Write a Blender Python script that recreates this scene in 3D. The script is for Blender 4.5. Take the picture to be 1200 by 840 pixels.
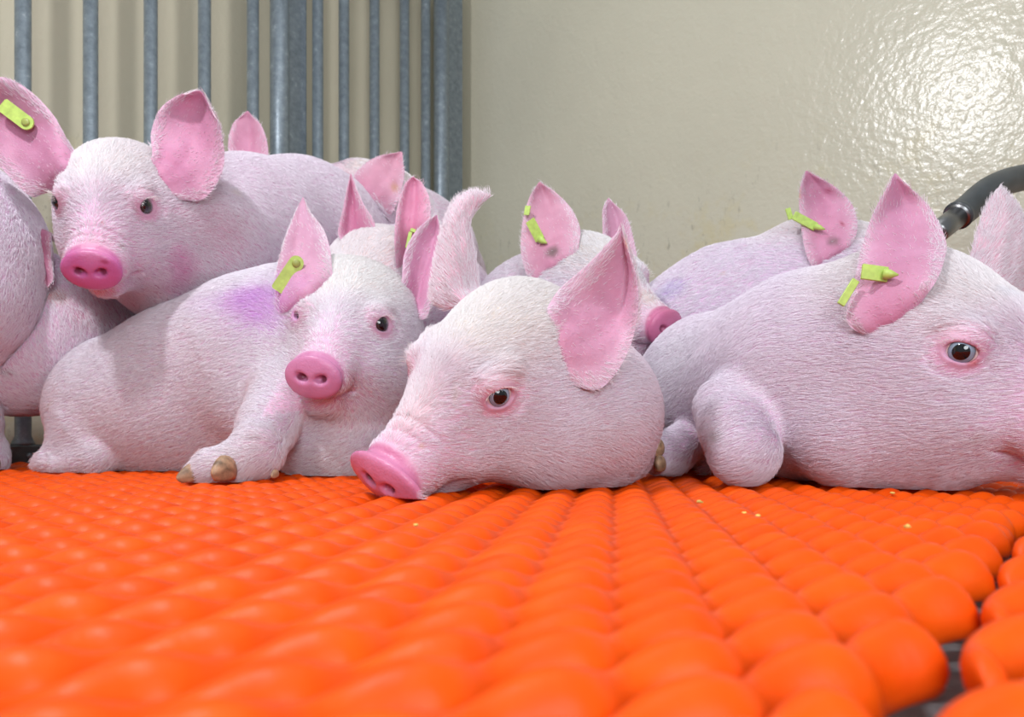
import bpy, math, random
import numpy as np
from mathutils import Vector

QUICK = 1.0      # voxel step multiplier
for o in list(bpy.data.objects):
    bpy.data.objects.remove(o)
SC = bpy.context.scene
COL = SC.collection
RNG = np.random.default_rng(7)
random.seed(7)

# ------------------------------------------------------------------ camera, light
F, CX, CY, H = 850.0, 600.0, 503.0, 0.065
cam_data = bpy.data.cameras.new('camera')
cam_data.sensor_width = 36
cam_data.lens = 36 * F / 1200
cam_data.shift_y = 83 / 1200
cam_data.clip_start = 0.01
cam_data.dof.use_dof = True
cam_data.dof.focus_distance = 0.80
cam_data.dof.aperture_fstop = 8.0
cam = bpy.data.objects.new('camera', cam_data)
COL.objects.link(cam)
cam.location = (0, 0, H)
cam.rotation_euler = (math.pi / 2, 0, 0)
SC.camera = cam

world = bpy.data.worlds.new('world')
SC.world = world
world.use_nodes = True
world.node_tree.nodes['Background'].inputs['Color'].default_value = (0.90, 0.96, 1.0, 1)
world.node_tree.nodes['Background'].inputs['Strength'].default_value = 0.36

def area_light(name, loc, target, size, power, color=(1, 1, 1)):
    ld = bpy.data.lights.new(name, 'AREA')
    ld.shape = 'DISK'
    ld.size = size
    ld.energy = power
    ld.color = color
    lo = bpy.data.objects.new(name, ld)
    COL.objects.link(lo)
    lo.location = loc
    lo.rotation_euler = (Vector(target) - Vector(loc)).to_track_quat('-Z', 'Y').to_euler()
    return lo

area_light('flash_light', (-0.78, 0.17, 1.58), (-0.05, 0.95, 0.05), 0.14, 19.0, (0.97, 0.97, 1.0))
area_light('ceiling_light', (0.1, 0.7, 2.3), (0.1, 0.75, 0.0), 1.6, 9.0, (0.95, 0.98, 1.0))
area_light('fill_light', (0.25, -0.9, 0.75), (0.1, 1.0, 0.15), 0.9, 20.5, (0.92, 0.97, 1.0))

SC.view_settings.view_transform = 'Standard'
SC.view_settings.look = 'None'
SC.view_settings.gamma = 1
SC.view_settings.use_curve_mapping = False
SC.view_settings.exposure = 0.0
try:
    SC.cycles.use_denoising = True
    SC.cycles.max_bounces = 6
except Exception:
    pass

def W(px, py, d):
    return np.array([(px - CX) / F * d, d, H + (CY - py) / F * d])

# ------------------------------------------------------------------ materials
def new_mat(name):
    m = bpy.data.materials.new(name)
    m.use_nodes = True
    nt = m.node_tree
    return m, nt, nt.nodes['Principled BSDF']

def N(nt, kind, **kw):
    n = nt.nodes.new(kind)
    for k, v in kw.items():
        setattr(n, k, v)
    return n

def noise(nt, scale, detail=3, rough=0.5, coord='Object', vec=None):
    n = N(nt, 'ShaderNodeTexNoise')
    n.inputs['Scale'].default_value = scale
    n.inputs['Detail'].default_value = detail
    n.inputs['Roughness'].default_value = rough
    if vec is None:
        tc = N(nt, 'ShaderNodeTexCoord')
        vec = tc.outputs[coord]
    nt.links.new(vec, n.inputs['Vector'])
    return n

def ramp(nt, fac, stops):
    r = N(nt, 'ShaderNodeValToRGB')
    el = r.color_ramp.elements
    while len(el) < len(stops):
        el.new(0.5)
    for e, (p, c) in zip(el, stops):
        e.position = p
        e.color = c if len(c) == 4 else (*c, 1)
    nt.links.new(fac, r.inputs['Fac'])
    return r.outputs['Color']

def mix(nt, a, b, fac, mode='MIX'):
    m = N(nt, 'ShaderNodeMix', data_type='RGBA', blend_type=mode)
    for i, s in ((6, a), (7, b), (0, fac)):
        if isinstance(s, (tuple, float, int)):
            m.inputs[i].default_value = (*s, 1) if isinstance(s, tuple) and len(s) == 3 else s
        else:
            nt.links.new(s, m.inputs[i])
    return m.outputs[2]

def bump(nt, b, height, strength, dist):
    n = N(nt, 'ShaderNodeBump')
    n.inputs['Strength'].default_value = strength
    n.inputs['Distance'].default_value = dist
    nt.links.new(height, n.inputs['Height'])
    nt.links.new(n.outputs['Normal'], b.inputs['Normal'])
    return n

def simple_mat(name, color, rough=0.5, metal=0.0, nscale=None, namp=0.15, bscale=None, bdist=0.001):
    m, nt, b = new_mat(name)
    b.inputs['Roughness'].default_value = rough
    b.inputs['Metallic'].default_value = metal
    if nscale:
        n = noise(nt, nscale, 4)
        lo = tuple(c * (1 - namp) for c in color)
        hi = tuple(min(1, c * (1 + namp)) for c in color)
        nt.links.new(ramp(nt, n.outputs['Fac'], [(0.3, lo), (0.7, hi)]), b.inputs['Base Color'])
    else:
        b.inputs['Base Color'].default_value = (*color, 1)
    if bscale:
        bump(nt, b, noise(nt, bscale, 3).outputs['Fac'], 0.5, bdist)
    return m

def skin_material():
    m, nt, b = new_mat('pig_skin')
    at = N(nt, 'ShaderNodeAttribute', attribute_name='Col')
    wet = N(nt, 'ShaderNodeAttribute', attribute_name='wet')
    n1 = noise(nt, 38, 4, 0.6)
    mott = ramp(nt, n1.outputs['Fac'], [(0.35, (0.93, 0.86, 0.88)), (0.65, (1.0, 1.0, 1.0))])
    nt.links.new(mix(nt, at.outputs['Color'], mott, 1.0, 'MULTIPLY'), b.inputs['Base Color'])
    mr = N(nt, 'ShaderNodeMapRange')
    mr.inputs[3].default_value = 0.55
    mr.inputs[4].default_value = 0.27
    nt.links.new(wet.outputs['Fac'], mr.inputs[0])
    nt.links.new(mr.outputs[0], b.inputs['Roughness'])
    b.inputs['Subsurface Weight'].default_value = 0.12
    b.inputs['Subsurface Radius'].default_value = (1.0, 0.35, 0.35)
    b.inputs['Subsurface Scale'].default_value = 0.008
    b.inputs['Specular IOR Level'].default_value = 0.35
    n2 = noise(nt, 420, 3, 0.6)
    n3 = noise(nt, 60, 2, 0.5)
    ad = N(nt, 'ShaderNodeMath', operation='MULTIPLY_ADD')
    nt.links.new(n3.outputs['Fac'], ad.inputs[0])
    ad.inputs[1].default_value = 2.0
    nt.links.new(n2.outputs['Fac'], ad.inputs[2])
    bump(nt, b, ad.outputs[0], 0.45, 0.0012)
    return m

def fur_material():
    m, nt, b = new_mat('pig_bristle')
    at = N(nt, 'ShaderNodeAttribute', attribute_name='hair_color')
    nt.links.new(at.outputs['Color'], b.inputs['Base Color'])
    b.inputs['Roughness'].default_value = 0.45
    b.inputs['Specular IOR Level'].default_value = 0.4
    return m

def galvanised():
    m, nt, b = new_mat('galvanised_steel')
    b.inputs['Metallic'].default_value = 0.45
    b.inputs['Roughness'].default_value = 0.42
    n = noise(nt, 60, 5, 0.7)
    nt.links.new(ramp(nt, n.outputs['Fac'], [(0.3, (0.17, 0.205, 0.235)), (0.62, (0.27, 0.32, 0.36)), (0.78, (0.55, 0.60, 0.64))]), b.inputs['Base Color'])
    bump(nt, b, noise(nt, 150, 3).outputs['Fac'], 0.4, 0.0015)
    return m

def wall_mat(name, c, gloss, bumpd):
    m, nt, b = new_mat(name)
    n = noise(nt, 1.7, 4, 0.6)
    c2 = tuple(x * 0.93 for x in c)
    base = ramp(nt, n.outputs['Fac'], [(0.35, c2), (0.65, c)])
    tc = N(nt, 'ShaderNodeTexCoord')
    # scuffs and yellowish stains low down on the wall
    sep = N(nt, 'ShaderNodeSeparateXYZ')
    nt.links.new(tc.outputs['Object'], sep.inputs[0])
    low = N(nt, 'ShaderNodeMapRange')
    low.inputs[1].default_value = 0.80
    low.inputs[2].default_value = 0.50
    nt.links.new(sep.outputs['Z'], low.inputs[0])
    st = noise(nt, 9, 6, 0.75)
    sr = ramp(nt, st.outputs['Fac'], [(0.52, (0, 0, 0)), (0.64, (1, 1, 1))])
    mu = N(nt, 'ShaderNodeMath', operation='MULTIPLY')
    nt.links.new(sr, mu.inputs[0]); nt.links.new(low.outputs[0], mu.inputs[1])
    mu2 = N(nt, 'ShaderNodeMath', operation='MULTIPLY')
    nt.links.new(mu.outputs[0], mu2.inputs[0]); mu2.inputs[1].default_value = 0.5
    base = mix(nt, base, (c[0] * 0.95, c[1] * 0.86, c[2] * 0.55), mu2.outputs[0])
    mp = N(nt, 'ShaderNodeMapping')
    mp.inputs['Scale'].default_value = (30, 30, 11)
    mp.inputs['Rotation'].default_value = (0.3, 0.5, 0)
    nt.links.new(tc.outputs['Object'], mp.inputs['Vector'])
    s2 = noise(nt, 1.6, 5, 0.8, vec=mp.outputs[0])
    sr2 = ramp(nt, s2.outputs['Fac'], [(0.59, (0, 0, 0)), (0.65, (1, 1, 1))])
    mu3 = N(nt, 'ShaderNodeMath', operation='MULTIPLY')
    nt.links.new(sr2, mu3.inputs[0]); nt.links.new(low.outputs[0], mu3.inputs[1])
    mu4 = N(nt, 'ShaderNodeMath', operation='MULTIPLY')
    nt.links.new(mu3.outputs[0], mu4.inputs[0]); mu4.inputs[1].default_value = 0.75
    base = mix(nt, base, (c[0] * 0.5, c[1] * 0.5, c[2] * 0.5), mu4.outputs[0])
    nt.links.new(base, b.inputs['Base Color'])
    b.inputs['Roughness'].default_value = gloss
    b.inputs['Specular IOR Level'].default_value = 0.45
    n1 = noise(nt, 75, 2, 0.5)
    n2 = noise(nt, 14, 3, 0.5)
    ad = N(nt, 'ShaderNodeMath', operation='MULTIPLY_ADD')
    nt.links.new(n2.outputs['Fac'], ad.inputs[0])
    ad.inputs[1].default_value = 1.2
    nt.links.new(n1.outputs['Fac'], ad.inputs[2])
    bump(nt, b, ad.outputs[0], 1.0, bumpd)
    return m

def orange_mat():
    m, nt, b = new_mat('orange_plastic_coating')
    n = noise(nt, 24, 3, 0.6)
    nt.links.new(ramp(nt, n.outputs['Fac'], [(0.3, (0.76, 0.068, 0.002)), (0.7, (0.86, 0.100, 0.003))]), b.inputs['Base Color'])
    b.inputs['Roughness'].default_value = 0.42
    b.inputs['Specular IOR Level'].default_value = 0.17
    b.inputs['Subsurface Weight'].default_value = 0.0
    bump(nt, b, noise(nt, 240, 3, 0.6).outputs['Fac'], 0.25, 0.001)
    return m

M_SKIN = skin_material()
M_FUR = fur_material()
M_STEEL = galvanised()
M_WALL_R = wall_mat('painted_wall_cream', (0.625, 0.600, 0.475), 0.24, 0.0013)
M_WALL_L = wall_mat('painted_wall_yellowed', (0.60, 0.555, 0.42), 0.55, 0.0010)
M_ORANGE = orange_mat()
M_PIT = simple_mat('wet_grey_concrete', (0.16, 0.165, 0.17), 0.5, 0, 30, 0.5, 60, 0.004)
M_TAG = simple_mat('yellow_green_plastic', (0.50, 0.68, 0.15), 0.45, 0, 120, 0.15)
M_TAGD = simple_mat('olive_stud', (0.36, 0.42, 0.10), 0.4)
M_RUBBER = simple_mat('dark_grey_rubber', (0.055, 0.062, 0.068), 0.42, 0, 40, 0.2)
M_CHROME = simple_mat('dull_chrome', (0.26, 0.26, 0.27), 0.36, 1.0)
M_RAIL = simple_mat('dark_base_rail', (0.075, 0.085, 0.085), 0.6, 0.2, 50, 0.4, 80, 0.002)
M_HOOF = simple_mat('horn_hoof', (0.40, 0.25, 0.15), 0.5, 0, 90, 0.55, 160, 0.001)
M_CRUMB = simple_mat('yellow_feed', (0.75, 0.50, 0.12), 0.7, 0, 200, 0.3)

def eye_mat(name, iris):
    m, nt, b = new_mat(name)
    tc = N(nt, 'ShaderNodeTexCoord')
    # local +X of the eyeball is its optical axis
    sep = N(nt, 'ShaderNodeSeparateXYZ')
    nt.links.new(tc.outputs['Object'], sep.inputs[0])
    nt.links.new(ramp(nt, sep.outputs['X'], [(0.0, (0.70, 0.62, 0.60)), (0.71, (0.70, 0.64, 0.62)), (0.75, (0.03, 0.03, 0.035)), (0.78, iris), (0.93, tuple(c * 1.25 for c in iris)), (0.945, (0.004, 0.004, 0.006))]), b.inputs['Base Color'])
    b.inputs['Roughness'].default_value = 0.04
    b.inputs['Coat Weight'].default_value = 0.6
    return m
M_EYE_BLUE = eye_mat('blue_grey_eye', (0.20, 0.27, 0.35))
M_EYE_DARK = eye_mat('dark_eye', (0.03, 0.028, 0.03))

# ------------------------------------------------------------------ mesh helpers
def tag(o, label, cat, group=None, kind=None):
    if label: o['label'] = label
    if cat: o['category'] = cat
    if group: o['group'] = group
    if kind: o['kind'] = kind
    return o

def mesh_obj(name, verts, faces, mat, parent=None, smooth=True):
    me = bpy.data.meshes.new(name)
    me.from_pydata([tuple(map(float, v)) for v in verts], [], [tuple(map(int, f)) for f in faces])
    me.materials.append(mat)
    if smooth:
        me.polygons.foreach_set('use_smooth', [True] * len(me.polygons))
    me.update()
    o = bpy.data.objects.new(name, me)
    COL.objects.link(o)
    if parent is not None:
        o.parent = parent
        o.matrix_parent_inverse = parent.matrix_world.inverted()
    return o

def empty(name, loc):
    o = bpy.data.objects.new(name, None)
    o.empty_display_size = 0.03
    COL.objects.link(o)
    o.location = loc
    bpy.context.view_layer.update()
    return o

class MB:
    def __init__(self):
        self.v = []; self.f = []
    def add(self, v, f):
        n = len(self.v)
        self.v += [np.array(x, float) for x in v]
        self.f += [tuple(i + n for i in q) for q in f]
    def box(self, c, ax, ay, az, bev=0.12):
        """bevelled box: centre c and half-axis vectors"""
        c, ax, ay, az = map(lambda x: np.array(x, float), (c, ax, ay, az))
        lx, ly, lz = map(np.linalg.norm, (ax, ay, az))
        b = bev * min(lx, ly, lz)
        pts = []
        for sx in (-1, 1):
            for sy in (-1, 1):
                for sz in (-1, 1):
                    s = np.array([sx, sy, sz])
                    for k in range(3):
                        q = np.array([1 - b / lx, 1 - b / ly, 1 - b / lz]); q[k] = 1
                        q = q * s
                        pts.append(c + ax * q[0] + ay * q[1] + az * q[2])
        import bmesh
        bm = bmesh.new()
        for p in pts: bm.verts.new(p)
        bmesh.ops.convex_hull(bm, input=bm.verts)
        bm.verts.index_update()
        self.add([v.co[:] for v in bm.verts], [[v.index for v in f.verts] for f in bm.faces])
        bm.free()
    def tube(self, pts, rad, seg=16, cap=True):
        pts = [np.array(p, float) for p in pts]
        if not hasattr(rad, '__len__'): rad = [rad] * len(pts)
        n0 = len(self.v)
        up = None
        for i, p in enumerate(pts):
            t = pts[min(i + 1, len(pts) - 1)] - pts[max(i - 1, 0)]
            t = t / (np.linalg.norm(t) + 1e-12)
            if up is None:
                a = np.array([0, 0, 1.0]) if abs(t[2]) < 0.9 else np.array([1.0, 0, 0])
                up = np.cross(t, a)
            up = up - t * np.dot(up, t); up /= np.linalg.norm(up)
            w = np.cross(t, up)
            for k in range(seg):
                a = 2 * math.pi * k / seg
                self.v.append(p + rad[i] * (math.cos(a) * up + math.sin(a) * w))
        for i in range(len(pts) - 1):
            for k in range(seg):
                a = n0 + i * seg + k; b = n0 + i * seg + (k + 1) % seg
                self.f.append((a, b, b + seg, a + seg))
        if cap:
            self.f.append(tuple(n0 + k for k in range(seg))[::-1])
            m = n0 + (len(pts) - 1) * seg
            self.f.append(tuple(m + k for k in range(seg)))
    def build(self, name, mat, parent=None, smooth=True, angle=None):
        o = mesh_obj(name, self.v, self.f, mat, parent, smooth)
        if angle:
            o.data.set_sharp_from_angle(angle=angle)
        return o

# ------------------------------------------------------------------ the room
U = np.array([0.673, 0.740, 0.0])       # along the bars and the left wall
NV = np.array([-0.740, 0.673, 0.0])     # away from the pen
UR = np.array([0.740, -0.673, 0.0])     # along the right wall, towards the camera
CORNER = np.array([-0.174, 2.460, 0.0])

def slab(name, a, b, outward, z0, z1, thick, mat):
    a, b = np.array(a), np.array(b)
    v = []
    for p in (a, b):
        for t in (0, thick):
            for z in (z0, z1):
                q = p + outward * t
                v.append((q[0], q[1], z))
    f = [(0, 4, 5, 1), (2, 3, 7, 6), (0, 1, 3, 2), (4, 6, 7, 5), (1, 5, 7, 3), (0, 2, 6, 4)]
    o = mesh_obj(name, v, f, mat, smooth=False)
    o['kind'] = 'structure'
    return o

slab('wall_left', CORNER - U * 3.4, CORNER + U * 0.12, NV, -0.12, 1.9, 0.12, M_WALL_L)
slab('wall_right', CORNER, CORNER + UR * 3.4, U, -0.12, 1.9, 0.12, M_WALL_R)
fl = mesh_obj('floor', [(-3, -1.2, -0.075), (3.2, -1.2, -0.075), (3.2, 3.2, -0.075), (-3, 3.2, -0.075),
                        (-3, -1.2, -0.12), (3.2, -1.2, -0.12), (3.2, 3.2, -0.12), (-3, 3.2, -0.12)],
              [(0, 1, 2, 3), (7, 6, 5, 4), (0, 4, 5, 1), (1, 5, 6, 2), (2, 6, 7, 3), (3, 7, 4, 0)], M_PIT, smooth=False)
fl['kind'] = 'structure'

# ------------------------------------------------------------------ the coated slat floor
A_ = np.array([0.0047, 0.0337]); B_ = np.array([0.0380, -0.0040])
S_ = A_ + B_                                   # along a strand, one wave
Ls = np.linalg.norm(S_); s_ = S_ / Ls; n_ = np.array([-s_[1], s_[0]])
E0 = np.array([0.1290, 0.2115])                # a point of the panel's free edge
e_ = np.array([math.sin(math.radians(38.6)), math.cos(math.radians(38.6))])
en = np.array([e_[1], -e_[0]])                 # outward, to the second panel

def panel(name, side, gap, label):
    """wavy coated strands, bonded side by side and ending in round noses at the free edge"""
    V = []; Fc = []
    RS = 12; NS = 14                           # ring verts, steps per wave
    rxy, rz = 0.0090, 0.0112
    base = 0
    for k in range(-70, 110):
        o2 = A_ * k
        # strand line: o2 + s_*t ; clip against the free edge
        t = np.arange(-3.2, 3.4, Ls / NS)
        p = o2[None] + s_[None] * t[:, None]
        de = (p - E0[None]) @ en               # signed distance to edge
        ok = (de < -gap) if side < 0 else (de > gap)
        ok &= (p[:, 1] > 0.04) & (p[:, 1] < 2.50)
        lim = 0.80 * p[:, 1] + 0.55
        ok &= (np.abs(p[:, 0]) < lim) & (((p - CORNER[None, :2]) @ U[:2]) < -0.01) & (((p - CORNER[None, :2]) @ NV[:2]) < -0.01)
        idx = np.nonzero(ok)[0]
        if len(idx) < 6: continue
        t = t[idx]; p = p[idx]
        ph = 2 * math.pi * t / Ls
        off = 0.0042 * np.sin(ph)
        z = -0.0135 + 0.0031 * np.cos(ph + 2.3) + 0.0009 * math.sin(k * 2.1)
        c = np.stack([p[:, 0] + n_[0] * off, p[:, 1] + n_[1] * off, z], 1)
        m = len(t)
        # round ends
        end = np.minimum(np.arange(m), np.arange(m)[::-1]) * (Ls / NS)
        L0 = 0.013
        prof = np.sqrt(np.clip(1 - np.clip(1 - end / L0, 0, 1) ** 2, 0.0, 1)) * 0.98 + 0.02
        ang = np.linspace(0, 2 * math.pi, RS, endpoint=False)
        fat = 1.0 + 0.12 * np.cos(ph + 2.6)
        ring = c[:, None, :] + (rxy * fat * prof)[:, None, None] * np.cos(ang)[None, :, None] * np.array([n_[0], n_[1], 0])[None, None] \
            + (rz * prof)[:, None, None] * np.sin(ang)[None, :, None] * np.array([0, 0, 1.0])[None, None]
        # strand is tipped: the camera side is lower than the far side
        ring[:, :, 2] += (0.0055 * prof * fat)[:, None] * np.cos(ang)[None, :]
        V.append(ring.reshape(-1, 3))
        i = np.arange(m - 1)[:, None] * RS; j = np.arange(RS)[None]; j2 = (j + 1) % RS
        Fc.append(np.stack([i + j, i + RS + j, i + RS + j2, i + j2], -1).reshape(-1, 4) + base)
        base += m * RS
    V = np.concatenate(V); Fc = np.concatenate(Fc)
    me = bpy.data.meshes.new(name)
    me.vertices.add(len(V)); me.vertices.foreach_set('co', V.astype(np.float32).ravel())
    me.loops.add(Fc.size); me.loops.foreach_set('vertex_index', Fc.astype(np.int32).ravel())
    me.polygons.add(len(Fc)); me.polygons.foreach_set('loop_start', np.arange(0, Fc.size, 4, dtype=np.int32))
    me.update(calc_edges=True)
    me.polygons.foreach_set('use_smooth', np.ones(len(Fc), bool))
    me.materials.append(M_ORANGE)
    o = bpy.data.objects.new(name, me); COL.objects.link(o)
    tag(o, label, 'floor grating')
    return o

panel('floor_grating', -1, 0.014, 'large orange plastic coated mesh floor panel that the pigs lie on')
panel('floor_grating', 1, 0.002, 'second orange mesh floor panel beyond the dark gap at the lower right')

# ------------------------------------------------------------------ bars
G0 = W(27, 503, 1.42) * np.array([1, 1, 0])
STEP = 0.1200
def gate_pt(n): return G0 + U * STEP * n
def bar_gate(label, ns, post, z1=1.5):
    root = empty('bar_gate', tuple(gate_pt(ns[0])))
    tag(root, label, 'gate', 'barred gates')
    for n in ns:
        p = gate_pt(n); m = MB()
        r = 0.0142
        m.tube([(p[0], p[1], 0.034), (p[0], p[1], 0.04), (p[0], p[1], 0.052), (p[0], p[1], z1)], [r * 1.5, r * 1.35, r, r], 20)
        m.build('bar', M_STEEL, root)
    a, b = gate_pt(ns[0] - (0.42 if ns[0] == 0 or ns[0] < 1 else 0.3)), gate_pt(post + 0.1)
    m = MB(); c = (a + b) / 2 + np.array([0, 0, 0.016]); h = (b - a) / 2
    m.box(c, h, NV * 0.022, np.array([0, 0, 0.0185]), 0.15)
    m.build('bottom_rail', M_RAIL, root, smooth=False)
    m = MB(); c = (a + b) / 2 + np.array([0, 0, z1]); m.box(c, h, NV * 0.018, np.array([0, 0, 0.018]), 0.15)
    m.build('top_rail', M_STEEL, root, smooth=False)
    p = gate_pt(post); m = MB()
    m.tube([(p[0], p[1], 0.03), (p[0], p[1], z1)], 0.0235, 24)
    m.build('frame_post', M_STEEL, root)
    return root
g1 = bar_gate('galvanised bar gate on the left behind the standing pigs', [-2, -1, 0, 1, 2, 3, 4], 4.60)
g2 = bar_gate('galvanised bar gate with narrower looking bars next to the wall corner', [5.52, 6.2, 7.05, 7.95, 8.63], 9.15)
# bolts on the rail at the left
for n in (0,):
    p = gate_pt(n) - NV * 0.022 + np.array([0.006, 0, 0.014]); m = MB()
    m.tube([p, p - NV * 0.004], [0.0055, 0.0045], 8); m.build('bolt', M_STEEL, g1)
# flat hinge post between the gates
p = gate_pt(5.06); m = MB()
m.box(p + NV * 0.039 + np.array([0, 0, 0.80]), U * 0.040, NV * 0.012, np.array([0, 0, 0.80]), 0.2)
tag(m.build('flat_post', M_STEEL, None, smooth=False), 'wide flat steel post between the two barred gates', 'post')
# square post closing the second gate against the wall
p = gate_pt(9.86); m = MB()
m.box(p + NV * 0.048 + np.array([0, 0, 0.80]), U * 0.040, NV * 0.016, np.array([0, 0, 0.80]), 0.25)
tag(m.build('corner_post', M_STEEL, None, smooth=False), 'narrow steel post in the corner beside the glossy wall', 'post')

# ------------------------------------------------------------------ implicit surfaces
def smin(a, b, k):
    if k <= 0: return np.minimum(a, b)
    h = np.clip(0.5 + 0.5 * (b - a) / k, 0, 1)
    return b * (1 - h) + a * h - k * h * (1 - h)
def sd_cone(p, a, b, r1, r2):
    ba = b - a; l2 = ba @ ba
    pa = p - a
    t = np.clip(pa @ ba / max(l2, 1e-12), 0, 1)
    return np.sqrt(((pa - t[:, None] * ba) ** 2).sum(1)) - (r1 + (r2 - r1) * t)
def sd_ell(p, c, r, R=None):
    q = p - c
    if R is not None: q = q @ R
    k0 = np.sqrt(((q / r) ** 2).sum(1)); k1 = np.sqrt(((q / (r * r)) ** 2).sum(1))
    return k0 * (k0 - 1) / np.maximum(k1, 1e-9)

def pose(yaw, pitch, roll):
    y, p, r = np.radians([yaw, pitch, roll])
    f = np.array([np.cos(p) * np.cos(y), np.cos(p) * np.sin(y), np.sin(p)])
    l = np.array([-np.sin(y), np.cos(y), 0]); u = np.cross(f, l)
    l2 = l * np.cos(r) + u * np.sin(r); u2 = np.cross(f, l2)
    return np.stack([f, l2, u2], 1)

EYE_C = np.array([0.052, 0.0475, 0.018])
EYE_D = np.array([0.42, 0.90, 0.10]); EYE_D = EYE_D / np.linalg.norm(EYE_D)
def ar(*x): return np.array(x, float)
_ex = np.cross(EYE_D, ar(0, 0, 1)); _ex /= np.linalg.norm(_ex)
EYE_F = np.stack([_ex, EYE_D, np.cross(_ex, EYE_D)], 1)

class Head:
    def __init__(self, pos, ypr, s=1.0, snout=1.0, mouth=True, wink=1.0, dw=1.0):
        self.pos = np.array(pos, float); self.R = pose(*ypr); self.s = s; self.sn = snout
        self.mouth = mouth; self.wink = wink; self.dw = dw
    def local(self, p):
        q = (p - self.pos) @ self.R / self.s
        if self.sn != 1.0:
            q[:, 0] = np.where(q[:, 0] > .05, .05 + (q[:, 0] - .05) / self.sn, q[:, 0])
        return q
    def world(self, q): return self.pos + self.R @ (np.array(q, float) * self.s)
    def wdir(self, q): return self.R @ np.array(q, float)
    def sdf(self, p):
        q = self.local(p).astype(np.float32)
        qa = q.copy(); qa[:, 1] = np.sqrt(qa[:, 1] ** 2 + .004 ** 2)
        d = sd_ell(qa, ar(-.012, 0, .006), ar(.085, .070, .066))
        d = smin(d, sd_ell(qa, ar(-.055, 0, .022), ar(.062, .064, .053)), .03)
        d = smin(d, sd_ell(qa, ar(-.020, .040, -.040), ar(.070, .044, .056)), .035)
        d = smin(d, sd_ell(qa, ar(-.010, 0, -.062), ar(.080, .058, .042)), .035)
        d = smin(d, sd_cone(qa, ar(.045, 0, -.008), ar(.122, 0, -.034), .053, .0335), .035)
        d = smin(d, sd_cone(qa, ar(.100, .010, -.040), ar(.135, .013, -.038), .028, .0245), .015)
        d = smin(d, sd_cone(qa, ar(.01, .016, -.078), ar(.112, .004, -.076), .036, .0175), .018)
        d = smin(d, sd_ell(qa, ar(.05, .040, -.045), ar(.040, .022, .028)), .03)
        # brow and lids
        d = smin(d, sd_cone(qa, ar(.036, .050, .036), ar(.062, .046, .035), .008, .006), .018)
        er = np.sqrt(((qa - EYE_C) ** 2).sum(1))
        d = smin(d, er - .0172, .010)
        # skin folds over and under the lids
        ev = (qa - EYE_C) @ EYE_F
        for rr_, up_, am in ((.0235, 1, .0012), (.029, 1, .0008), (.0235, -1, .0009)):
            rad_ = np.hypot(ev[:, 0] * .85, ev[:, 2]); w_ = np.clip(up_ * ev[:, 2] / .012, 0, 1) * (ev[:, 1] > -.01)
            d = d + am * w_ * np.exp(-((rad_ - rr_) / .0017) ** 2)
        open_ = sd_ell(qa, EYE_C + EYE_D * .0150, ar(.0152, .0110, .0108 * self.wink), EYE_F)
        d = np.maximum(d, -open_)
        # wrinkles over the bridge just behind the disc
        for x0, zz in ((.139, .0), (.128, .001), (.116, .002)):
            w = np.clip((qa[:, 2] + .02) / .02, 0, 1)
            d = d + w * .0021 * np.exp(-((qa[:, 0] - x0 + 4 * qa[:, 1] ** 2) / .0022) ** 2)
        # mouth
        if self.mouth:
            c = np.minimum(sd_cone(qa, ar(.142, .012, -.064), ar(.100, .034, -.064), .0016, .0022),
                           sd_cone(qa, ar(.100, .034, -.064), ar(.056, .053, -.052), .0022, .0012))
            d = -smin(-d, c, .006)
        # disc
        Rd = pose(0, -8, 0).astype(np.float32)
        dd = sd_ell(qa, ar(.1560, 0, -.0375), ar(.0125, .0375 * self.dw, .0295), Rd)
        dd = -smin(-dd, -sd_ell(qa, ar(.130, 0, -.0375), ar(.0350, .075, .060)), .007)
        d = smin(d, dd, .006)
        nz = sd_ell(qa, ar(.1655, .0140, -.0375), ar(.0120, .0076, .0054), pose(18, 0, 25).astype(np.float32))
        d = -smin(-d, nz, .005)
        return d * self.s
    def color(self, v, col, wet):
        q = self.local(v)
        def blend(mask, c):
            col[:] = col * (1 - mask[:, None]) + np.array(c)[None] * mask[:, None]
        near = np.clip((.14 - np.linalg.norm(q * ar(.75, 1, 1), axis=1)) / .03, 0, 1)
        fore = near * np.clip((q[:, 2] - .015) / .05, 0, 1) * np.clip((.09 - q[:, 0]) / .05, 0, 1)
        blend(fore * .8, self.cream)
        br = np.clip((q[:, 0] - .075) / .05, 0, 1) * np.clip((.19 - q[:, 0]) / .01, 0, 1) * (np.abs(q[:, 1]) < .06) * (np.abs(q[:, 2] + .03) < .06)
        blend(br * .40, self.pink)
        for sy in (1, -1):
            e = EYE_C * ar(1, sy, 1)
            r = np.linalg.norm((q - e) * ar(.8, .8, 1.1), axis=1)
            blend(np.clip((.038 - r) / .018, 0, 1) * .24, self.pink)
            blend(np.clip((.0200 - r) / .003, 0, 1) * .5, (.52, .25, .36))
        lo = near * np.clip((-.085 - q[:, 2]) / .03, 0, 1)
        blend(lo * .45, self.pink)
        disc = np.clip((q[:, 0] - (.1440 - .10 * (q[:, 2] + .0375))) / .004, 0, 1) * (q[:, 0] < .19) * (np.abs(q[:, 1]) < .045) * (q[:, 2] > -.072) * (q[:, 2] < 0.002)
        blend(disc * .92, self.disc)
        rim = disc * np.clip((np.hypot(q[:, 1] / .0375, (q[:, 2] + .0375) / .0295) - .86) / .1, 0, 1)
        blend(rim * .35, tuple(x * .8 for x in self.disc))
        for sy in (1, -1):
            r = np.linalg.norm((q - ar(.160, .0140 * sy, -.0375)) * ar(.6, 1, 1.3), axis=1)
            blend(np.clip((.0066 - r) / .002, 0, 1) * .85, (.16, .03, .06))  # shade of the nostril cavity painted into the skin colour
        wet[:] = np.maximum(wet, disc)
        return disc
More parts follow.
